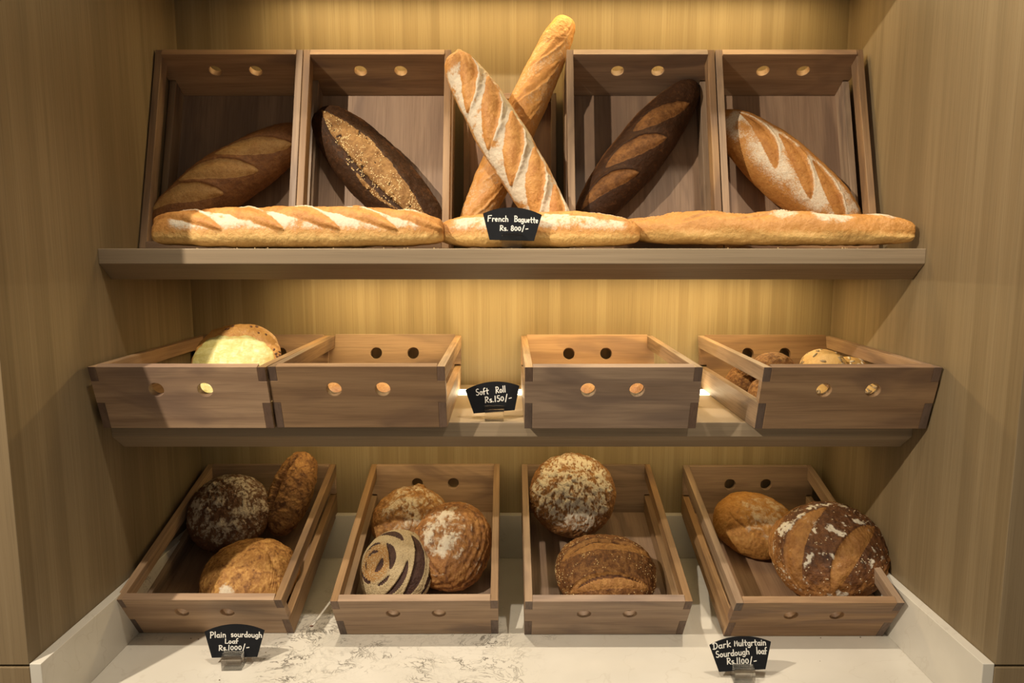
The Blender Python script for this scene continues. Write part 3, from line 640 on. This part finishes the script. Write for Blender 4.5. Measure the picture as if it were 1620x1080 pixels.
m = bread_mat('multigrain_crust', pale=(0.34, 0.17, 0.055), crust=(0.165, 0.068, 0.020), dark=(0.065, 0.024, 0.010), cutA=(0.40, 0.205, 0.062), cutB=(0.25, 0.11, 0.030), var=0.9, nsc=50, speck=0.5, bumpd=0.002)
l = boule(0.111, 0.092, 0.064, 0.040, 28, rough_amp=0.0028, cr=0.0018)
for pts, w in (([(-0.68, 0.00), (-0.05, 0.24), (0.68, 0.18)], 0.125), ([(-0.62, -0.62), (-0.02, -0.40), (0.66, -0.44)], 0.13)):
    l.cut(pts, w, 0.004, 0.005, 0.18, 1, 0.003, edge=0.12)
    l.cut([(p[0] * 0.75, p[1] + w * 0.55) for p in pts], 0.030, 0.006, 0.0, 0.6, strength=-0.85)
l.lumps(0.0022, 60, 3, 5)
cm = l.cutm.copy(); f = fbm(l.P, 30, 3, 0.5, 2)
l.build('sourdough_loaf', m, M_in('c3', 0.016, 0.124, 0.052, 14, -4), 'brown multigrain loaf with two wide slashes at the front of its counter tray', group=BG)
l.seeds((cm < 0.1) & (l.up > 0.7) & (f > -0.1), 420, 0.0011, SESAME, seed=5)
m = bread_mat('golden_wheat_crust', pale=(0.52, 0.30, 0.09), crust=(0.40, 0.19, 0.046), dark=(0.19, 0.075, 0.018), cutA=(0.42, 0.21, 0.06), cutB=(0.33, 0.15, 0.04), flour=(0.60, 0.49, 0.36), var=0.6, nsc=36, fscale=150)
l = boule(0.096, 0.090, 0.060, 0.042, 29, rough_amp=0.0022, cr=0.0014)
l.mottle(0.95 * sst(0.78 - np.hypot(l.S[:, 0] - 0.15, l.S[:, 1] + 0.05) + 0.55 * fbm(l.P, 20, 4, 0.6, 1), 0.0, 0.6), 30, 0.3, amp=0.001)
l.cut([(-0.45, -0.20), (0.0, -0.50), (0.55, -0.42)], 0.03, 0.003, 0.003, 0.2, strength=0.5)
l.build('sourdough_boule', m, M_in('c4', -0.020, 0.288, 0.056, 12, -20), 'smaller golden boule dusted with flour at the back of the rightmost counter tray', group=BG)
m = bread_mat('dark_multigrain_crust', pale=(0.33, 0.15, 0.042), crust=(0.145, 0.056, 0.017), dark=(0.042, 0.016, 0.008), cutA=(0.38, 0.185, 0.05), cutB=(0.26, 0.11, 0.028), flour=(0.74, 0.68, 0.56), var=0.6, nsc=45, fscale=120, flour_k=1.25, bumpd=0.002, spec=0.4)
l = boule(0.122, 0.116, 0.078, 0.048, 30, n=(240, 180), rough_amp=0.0030, cr=0.002)
for pts, w in (([(-0.62, -0.62), (-0.42, -0.02), (0.12, 0.40)], 0.13), ([(-0.22, -0.75), (0.12, -0.28), (0.62, 0.06)], 0.125), ([(-0.92, -0.1), (-0.75, 0.40), (-0.15, 0.74)], 0.10), ([(0.40, -0.85), (0.72, -0.55), (0.95, -0.3)], 0.08)):
    l.cut(pts, w, 0.004, 0.004, 0.15, 1, 0.004, edge=0.14)
f2 = fbm(l.P, 26, 4, 0.65, 3)
l.fl = (0.12 + 1.35 * sst(f2, 0.06, 0.34)) * (1 - 0.75 * l.cutm) * sst(l.up, 0.4, 1) * sst(0.95 - np.hypot(l.S[:, 0] + 0.1, l.S[:, 1] + 0.1), 0, 0.4)
l.tone = 0.62 - 0.50 * sst(np.hypot(l.S[:, 0] - 0.1, l.S[:, 1] - 0.05), 0.50, 1.0) + 0.35 * fbm(l.P, 28, 3, 0.5, 4); l.lumps(0.0025, 55, 3, 5)
l.build('sourdough_loaf', m, M_in('c4', 0.096, 0.150, 0.094, 18, 0, -16), 'large dark multigrain loaf with golden slashes, front of the rightmost counter tray', group=BG)
l.seeds((l.cutm < 0.2) & (l.up > 0.7), 260, 0.0014, plain('oat_flake', (0.62, 0.50, 0.33), 0.6, 0.3, 0.2), seed=6, elong=1.3)

# --- lower shelf: cheese bread and rolls
m = bread_mat('cheese_bread_crust', pale=(0.66, 0.40, 0.13), crust=(0.56, 0.28, 0.07), dark=(0.30, 0.11, 0.03), cutA=(0.60, 0.36, 0.13), cutB=(0.45, 0.2, 0.06), var=0.5, nsc=30, spec=0.45, rough=0.45)
l = Loaf(0.091, 0.098, 0.030, 0.020, k=0.75, n=(200, 150), seed=41, round_coords=True); l.lumps(0.006, 14, 3); l.lumps(0.0025, 50, 3, 1)
rr = np.hypot(l.S[:, 0] * 0.95, l.S[:, 1] + 0.34) + 0.16 * fbm(l.P, 24, 3, 0.6, 3)
ch = sst(0.84 - rr, -0.03, 0.08) * l.up
Mch = M_in('b1', 0.055, 0.104, 0.100, 60, 0)
o = l.build('cheese_flatbread', m, Mch, 'round flatbread topped with melted yellow cheese in a lower shelf tray', cat='bread')
# melted cheese sheet: a lifted copy of the crust inside the ring
def topping(l, parent, sel, lift, mat, name):
    Ns, Nv = l.n; idx = np.arange(Ns * Nv).reshape(Ns, Nv); P = l.final + l.N * lift[:, None]
    a = idx[:-1]; b = idx[1:]; F = np.stack([a, np.roll(a, -1, 1), np.roll(b, -1, 1), b], -1).reshape(-1, 4)
    keep = sel[F].all(1); F = F[keep]; us, inv = np.unique(F, return_inverse=True); F = inv.reshape(-1, 4)
    me = bpy.data.meshes.new(name); me.from_pydata(P[us].tolist(), [], F.tolist()); me.polygons.foreach_set('use_smooth', [True] * len(me.polygons)); me.materials.append(mat)
    o = bpy.data.objects.new(name, me); COL.objects.link(o); o.parent = parent; return o
s = NT('melted_cheese'); v = s.obj(); n1 = s.noise(s.mapping(v, (60, 140, 60)), 1.0, 4, 0.6, 1.0); n2 = s.noise(v, 24, 3)
c = s.mix(s.smooth(n1, 0.35, 0.65), (0.62, 0.53, 0.17), (0.70, 0.63, 0.27)); c = s.mix(s.math('MULTIPLY', s.smooth(n2, 0.58, 0.72), 0.5), c, (0.66, 0.42, 0.12)); s.bump(n1, 0.6, 0.0015)
CHEESE = s.fin(c, 0.38, 0.5)
topping(l, o, ch > 0.02, 0.0026 * ch - 0.0012 + 0.0010 * fbm(l.P, 60, 3, 0.5, 5) * ch, CHEESE, 'cheese_topping')
o.children[0]['label'] = 'melted yellow cheese'
rim = (rr > 0.86) & (rr < 1.10) & (l.S[:, 1] > 0.0) & (fbm(l.P, 30, 2, 0.5, 6) > 0.05)
sc = l.seeds(rim, 14, 0.0032, plain('browned_onion', (0.16, 0.07, 0.03), 0.5, 0.4, 0.4), name='browned_topping', elong=1.5, seed=9, thick=0.3)

def roll(key, x, y, z, r, mat, label, seed, group, h=0.75, tilt=0.0, seedmat=None, seedn=0, seedsize=0.003, elong=2.2, rough=0.0006):
    l = Loaf(r, r * 0.97, r * h, r * 0.5, k=0.95, n=(110, 90), seed=seed, round_coords=True); l.lumps(0.003, 16, 3); l.lumps(rough, 110, 3, 1)
    o = l.build('bread_roll', mat, M_in(key, x, y, z, tilt, seed * 37 % 360), label, 'bread roll', group)
    if seedmat: l.seeds((l.up > 0.75) & (np.hypot(l.S[:, 0], l.S[:, 1]) < 0.85), seedn, seedsize, seedmat, elong=elong, seed=seed, thick=0.35)
    return l
M_BUN = bread_mat('soft_bun_crust', pale=(0.66, 0.38, 0.12), crust=(0.36, 0.155, 0.036), dark=(0.24, 0.09, 0.02), cutA=(0.5, 0.3, 0.1), cutB=(0.5, 0.3, 0.1), var=0.4, nsc=30, spec=0.5, rough=0.4)
M_PALE = bread_mat('pale_bun_crust', pale=(0.68, 0.48, 0.20), crust=(0.60, 0.37, 0.12), dark=(0.46, 0.24, 0.06), cutA=(0.5, 0.3, 0.1), cutB=(0.5, 0.3, 0.1), var=0.3, nsc=30, spec=0.4, rough=0.5)
M_CRUMB = bread_mat('crumb_topped_roll', pale=(0.42, 0.22, 0.065), crust=(0.27, 0.12, 0.034), dark=(0.10, 0.04, 0.015), cutA=(0.3, 0.15, 0.05), cutB=(0.3, 0.15, 0.05), var=1.1, nsc=110, bumpd=0.004)
SUNF = plain('sunflower_seed', (0.32, 0.23, 0.12), 0.5, 0.4, 0.3)
GR = 'rolls in the lower shelf trays'
roll('b2', -0.066, 0.100, 0.041, 0.050, M_BUN, 'orange brown bun in the left hole of the tray left of Soft Roll', 51, GR)
roll('b2', 0.042, 0.098, 0.041, 0.050, M_BUN, 'orange brown bun in the right hole of the tray left of Soft Roll', 52, GR)
roll('b3', -0.048, 0.100, 0.041, 0.050, M_BUN, 'orange brown bun in the left hole of the tray right of Soft Roll', 53, GR)
roll('b3', 0.060, 0.098, 0.041, 0.050, M_BUN, 'crackled orange bun in the right hole of the tray right of Soft Roll', 54, GR, rough=0.003)
roll('b4', -0.022, 0.096, 0.040, 0.046, M_PALE, 'pale seeded roll seen through the left hole of the rightmost lower shelf tray', 55, GR, seedmat=SUNF, seedn=40)
roll('b4', 0.080, 0.096, 0.040, 0.046, M_PALE, 'seeded roll seen through the right hole of the rightmost lower shelf tray', 56, GR, seedmat=SUNF, seedn=70)
roll('b4', 0.026, 0.150, 0.094, 0.046, M_PALE, 'pale roll topped with sunflower seeds, highest in the rightmost lower shelf tray', 57, GR, seedmat=SUNF, seedn=34, h=0.85)
roll('b4', 0.088, 0.172, 0.082, 0.042, M_PALE, 'floury seeded roll just showing right of the highest roll in the tray', 58, GR, seedmat=plain('flour_crust', (0.7, 0.62, 0.48), 0.9, 0.1), seedn=40)
roll('b4', -0.068, 0.178, 0.083, 0.048, M_CRUMB, 'brown crumb topped roll showing above the rim left of the sunflower seed roll', 59, GR, rough=0.002, h=0.8)
roll('b4', -0.098, 0.250, 0.042, 0.050, M_CRUMB, 'crumb topped roll farther back in the side slot of the rightmost lower shelf tray', 60, GR, rough=0.002, h=0.9)
roll('b4', -0.100, 0.105, 0.042, 0.046, M_CRUMB, 'crumb topped roll nearer the front in the side slot of the rightmost lower shelf tray', 61, GR, rough=0.002, h=0.9)

# ------------------------------------------------------------------ price signs with hand lettering
def A(cx, cy, rx, ry, a0, a1, n=9): return [(cx + rx * math.cos(R(a0 + (a1 - a0) * i / n)), cy + ry * math.sin(R(a0 + (a1 - a0) * i / n))) for i in range(n + 1)]
G = {
 'F': (0.55, [[(0.05, 0), (0.08, 1.0), (0.52, 1.05)], [(0.07, 0.55), (0.40, 0.60)]]),
 'r': (0.36, [[(0.08, 0.55), (0.08, 0)], [(0.08, 0.32)] + A(0.24, 0.36, 0.14, 0.18, 160, 50, 5)]),
 'e': (0.44, [[(0.06, 0.28), (0.36, 0.34)] + A(0.21, 0.29, 0.16, 0.26, 20, 310, 10)]),
 'n': (0.46, [[(0.07, 0.55), (0.07, 0)], [(0.07, 0.3)] + A(0.22, 0.34, 0.15, 0.20, 150, 0, 6) + [(0.38, 0.0)]]),
 'c': (0.40, [A(0.22, 0.28, 0.17, 0.27, 50, 315, 10)]),
 'h': (0.46, [[(0.07, 1.0), (0.07, 0)], [(0.07, 0.28)] + A(0.22, 0.34, 0.15, 0.20, 150, 0, 6) + [(0.38, 0.0)]]),
 'B': (0.56, [[(0.07, 0), (0.09, 1.0)], [(0.02, 0.95)] + A(0.2, 0.76, 0.25, 0.24, 90, -90, 7) + A(0.2, 0.26, 0.30, 0.26, 90, -90, 7) + [(0.04, 0.0)]]),
 'a': (0.46, [A(0.21, 0.26, 0.16, 0.25, 40, 400, 12), [(0.38, 0.52), (0.38, 0.12), (0.44, 0.0)]]),
 'g': (0.46, [A(0.21, 0.28, 0.16, 0.25, 40, 400, 12), [(0.38, 0.54), (0.38, -0.12)] + A(0.22, -0.14, 0.16, 0.16, 0, -150, 6)]),
 'u': (0.46, [[(0.07, 0.55), (0.07, 0.2)] + A(0.22, 0.17, 0.15, 0.17, 180, 350, 6) + [(0.38, 0.55)], [(0.38, 0.55), (0.40, 0.0)]]),
 't': (0.40, [[(0.18, 0.90), (0.18, 0.08), (0.30, 0.0)], [(0.02, 0.55), (0.38, 0.58)]]),
 'R': (0.56, [[(0.06, 0), (0.10, 1.0)], [(0.04, 0.95)] + A(0.22, 0.74, 0.24, 0.25, 90, -90, 7) + [(0.10, 0.48), (0.50, 0.02)]]),
 's': (0.38, [A(0.20, 0.41, 0.14, 0.14, 50, 260, 7) + A(0.18, 0.135, 0.15, 0.135, 80, -130, 7)]),
 'S': (0.50, [A(0.27, 0.74, 0.19, 0.25, 50, 260, 8) + A(0.24, 0.25, 0.20, 0.25, 80, -140, 8)]),
 '.': (0.20, [[(0.06, 0.02), (0.10, 0.05)]]),
 '8': (0.46, [A(0.22, 0.74, 0.14, 0.24, 30, 270, 8) + A(0.22, 0.24, 0.17, 0.25, 90, -270, 12) + A(0.22, 0.74, 0.14, 0.24, -90, 30, 4)]),
 '0': (0.50, [A(0.24, 0.40, 0.18, 0.36, 90, 450, 14)]),
 '1': (0.26, [[(0.12, 1.0), (0.10, 0)]]),
 '5': (0.46, [[(0.40, 1.0), (0.12, 0.98), (0.10, 0.58)] + A(0.20, 0.30, 0.20, 0.30, 100, -130, 9)]),
 '/': (0.50, [[(0.10, -0.18), (0.38, 1.1)]]),
 '-': (0.44, [[(0.08, 0.34), (0.40, 0.40)]]),
 'o': (0.44, [A(0.21, 0.27, 0.16, 0.26, 90, 450, 12)]),
 'f': (0.38, [A(0.26, 0.78, 0.13, 0.22, 60, 180, 5) + [(0.13, 0.0)], [(0.0, 0.46), (0.32, 0.50)]]),
 'l': (0.22, [[(0.10, 1.0), (0.10, 0.0)]]),
 'L': (0.46, [[(0.08, 1.0), (0.06, 0.02), (0.42, 0.06)]]),
 'P': (0.52, [[(0.06, -0.1), (0.10, 1.0)], [(0.02, 0.92)] + A(0.20, 0.70, 0.26, 0.28, 90, -100, 8) + [(0.08, 0.42)]]),
 'i': (0.22, [[(0.10, 0.55), (0.10, 0.0)], [(0.09, 0.78), (0.12, 0.80)]]),
 'd': (0.46, [A(0.21, 0.26, 0.16, 0.25, 40, 400, 12), [(0.38, 1.0), (0.38, 0.1), (0.43, 0.0)]]),
 'D': (0.58, [[(0.14, 0.05), (0.14, 0.95)], [(0.0, 0.85), (0.14, 1.0)] + A(0.16, 0.5, 0.36, 0.5, 85, -90, 9) + [(0.02, 0.04)]]),
 'k': (0.46, [[(0.08, 1.0), (0.08, 0.0)], [(0.38, 0.60), (0.10, 0.28), (0.42, 0.0)]]),
 'M': (0.56, [[(0.05, 0.0), (0.09, 0.85), (0.24, 0.35), (0.42, 0.85), (0.48, 0.0)]]),
}
def stroke_mesh(bm, pts, w, y):
    """rounded flat ribbon along a polyline in the x-z plane at depth y"""
    P = [Vector((p[0], p[1])) for p in pts]
    Q = [P[0]]
    for p in P[1:]:
        if (p - Q[-1]).length > 1e-5: Q.append(p)
    n = len(Q); L, Rr = [], []
    for i in range(n):
        a = Q[max(i - 1, 0)]; b = Q[min(i + 1, n - 1)]; t = (b - a)
        t = t.normalized() if t.length > 1e-9 else Vector((1, 0)); nn = Vector((-t.y, t.x)) * w / 2
        L.append(bm.verts.new((Q[i].x + nn.x, y, Q[i].y + nn.y))); Rr.append(bm.verts.new((Q[i].x - nn.x, y, Q[i].y - nn.y)))
    for i in range(n - 1): bm.faces.new((L[i], L[i + 1], Rr[i + 1], Rr[i]))
    for c in (Q[0], Q[-1]):
        bm.faces.new([bm.verts.new((c.x + w / 2 * math.cos(2 * math.pi * k / 8), y - 0.00003, c.y + w / 2 * math.sin(2 * math.pi * k / 8))) for k in range(8)])
def sign(label, loc, width, yaw, lean, spin, words, hold=(0.038, 0.026, 0.030), sunk=0.014):
    root = empty('price_sign', label, 'sign', (loc[0], loc[1], Z(loc[2])), (0, 0, R(yaw)), 'chalkboard price signs')
    hw = 0.5; bw = 0.378; hc = 0.44; ht = 0.555
    out = [(-bw, 0), (bw, 0), (hw, hc)]
    rad = (hw * hw + (ht - hc) ** 2) / (2 * (ht - hc)); cz = ht - rad; a0 = math.asin(hw / rad)
    for i in range(1, 24): a = a0 - 2 * a0 * i / 24; out.append((rad * math.sin(a), cz + rad * math.cos(a)))
    out.append((-hw, hc))
    tf = Matrix.Translation((0, 0, hold[2] - sunk)) @ Matrix.Rotation(R(-lean), 4, 'X') @ Matrix.Rotation(R(-spin), 4, 'Y') @ Matrix.Scale(width, 4)
    bm = bmesh.new(); v = [bm.verts.new((x, 0, z)) for x, z in out]; f = bm.faces.new(v)
    r = bmesh.ops.extrude_face_region(bm, geom=[f]); bmesh.ops.translate(bm, vec=(0, 0.022, 0), verts=[e for e in r['geom'] if isinstance(e, bmesh.types.BMVert)])
    bmesh.ops.recalc_face_normals(bm, faces=bm.faces[:]); bmesh.ops.transform(bm, matrix=tf, verts=bm.verts[:])
    board = mesh_obj('board', bm, SLATE, root)
    bm = bmesh.new()
    for text, x0, x1, y0, y1, h in words:
        adv = 0; pl = []
        for chx in text:
            if chx == ' ': adv += 0.35; continue
            gw, st = G[chx]
            for sk in st: pl.append([(p[0] + adv, p[1]) for p in sk])
            adv += gw + 0.06
        k = (x1 - x0) / (adv - 0.06)
        for sk in pl: stroke_mesh(bm, [(x0 + p[0] * k, y0 + (y1 - y0) * p[0] / adv + p[1] * h) for p in sk], 0.0165, -0.004)
    bmesh.ops.transform(bm, matrix=tf, verts=bm.verts[:])
    mesh_obj('lettering', bm, CHALK, board)['label'] = 'white hand lettering'
    # clear acrylic block with a slot that grips the board
    bm = bmesh.new(); w, d, h = hold; ca = 0.006
    prism_x(bm, [(-d * 0.75, 0), (d * 0.5, 0), (d * 0.5, h), (0.0022, h), (0.0022, h - sunk), (-0.0007, h - sunk), (-0.0007, h), (-d * 0.45, h), (-d * 0.75, h - ca)], -w / 2, w / 2)
    mesh_obj('acrylic_holder', bm, ACRYL, root, bevel=0.0010)
    return root
sign('chalkboard sign reading Plain Sourdough Loaf, in a clear block on the counter', (-0.535, 1.287, ZC), 0.114, 2, 8, 0,
     [('Plain', -.405, -.14, .343, .343, .095), ('sourdough', -.058, .463, .352, .328, .09), ('Loaf', -.157, .066, .238, .238, .080), ('Rs.1000/-', -.26, .248, .122, .132, .085)])
sign('chalkboard sign reading Dark Multgrtain Sourdough loaf, in a clear block on the counter', (0.430, 1.2437, ZC), 0.114, -2, 8, 4.3,
     [('Dark', -.451, -.154, .371, .402, .105), ('Multgrtain', -.10, .417, .408, .394, .10), ('Sourdough', -.412, .139, .238, .262, .10), ('loaf', .25, .423, .262, .248, .11), ('Rs.1100/-', -.238, .243, .118, .108, .10)])
sign('chalkboard sign reading French Baguette, in a clear block on the upper shelf edge', (-0.0005, 1.4135, -0.003), 0.1155, 0, 6, -1.4,
     [('French', -.415, -.064, .310, .315, .095), ('Baguette', .036, .440, .318, .300, .095), ('Rs. 800/-', -.205, .273, .160, .166, .085)])
sign('chalkboard sign reading Soft Roll, in a clear block on the lower shelf', (-0.036, 1.416, -0.3465), 0.110, 3, 8, 4.0,
     [('Soft', -.31, -.074, .327, .338, .115), ('Roll', .056, .242, .338, .348, .115), ('Rs.150/-', -.154, .34, .180, .190, .105)])

# ------------------------------------------------------------------ crumbs
bm = bmesh.new(); bmesh.ops.create_icosphere(bm, subdivisions=2, radius=1.0); bmesh.ops.scale(bm, vec=(0.0042, 0.0022, 0.0016), verts=bm.verts[:])
o = mesh_obj('dropped_seed', bm, plain('brown_seed', (0.13, 0.05, 0.02), 0.5), smooth=True); o.location = (-0.4261, 1.428, Z(ZC + 0.0016)); o.rotation_euler = (0, 0, R(20))
tag(o, 'single brown seed lying on the counter left of the swirl loaf tray', 'seed')
rs = random.Random(5); bm = bmesh.new()
spots = [(-0.6618, 1.381), (0.637, 1.383), (0.767, 1.3906), (-0.545, 1.238), (-0.4678, 1.398), (-0.645, 1.378), (0.60, 1.30), (-0.49, 1.33), (0.72, 1.385)]
for x, y in spots:
    r = rs.uniform(0.0007, 0.0013); m4 = Matrix.Translation((x, y, Z(ZC) + r * 0.7)) @ Matrix.Diagonal((r * 1.3, r, r * 0.7, 1)); bmesh.ops.create_icosphere(bm, subdivisions=1, radius=1.0, matrix=m4)
tag(mesh_obj('bread_crumbs', bm, plain('dark_crumb', (0.12, 0.07, 0.035), 0.8)), 'tiny dark bread crumbs scattered on the white counter', 'crumbs', kind='stuff')
bm = bmesh.new()
for i in range(26):
    x = rs.uniform(-0.62, 0.7); y = 1.394 + rs.uniform(0.001, 0.02); r = rs.uniform(0.0006, 0.0016)
    bmesh.ops.create_icosphere(bm, subdivisions=1, radius=1.0, matrix=Matrix.Translation((x, y, Z(-0.003) + r * 0.7)) @ Matrix.Diagonal((r * 1.2, r, r * 0.7, 1)))
tag(mesh_obj('crust_crumbs', bm, plain('pale_crumb', (0.62, 0.45, 0.22), 0.8)), 'pale crust crumbs along the front edge of the upper shelf', 'crumbs', kind='stuff')
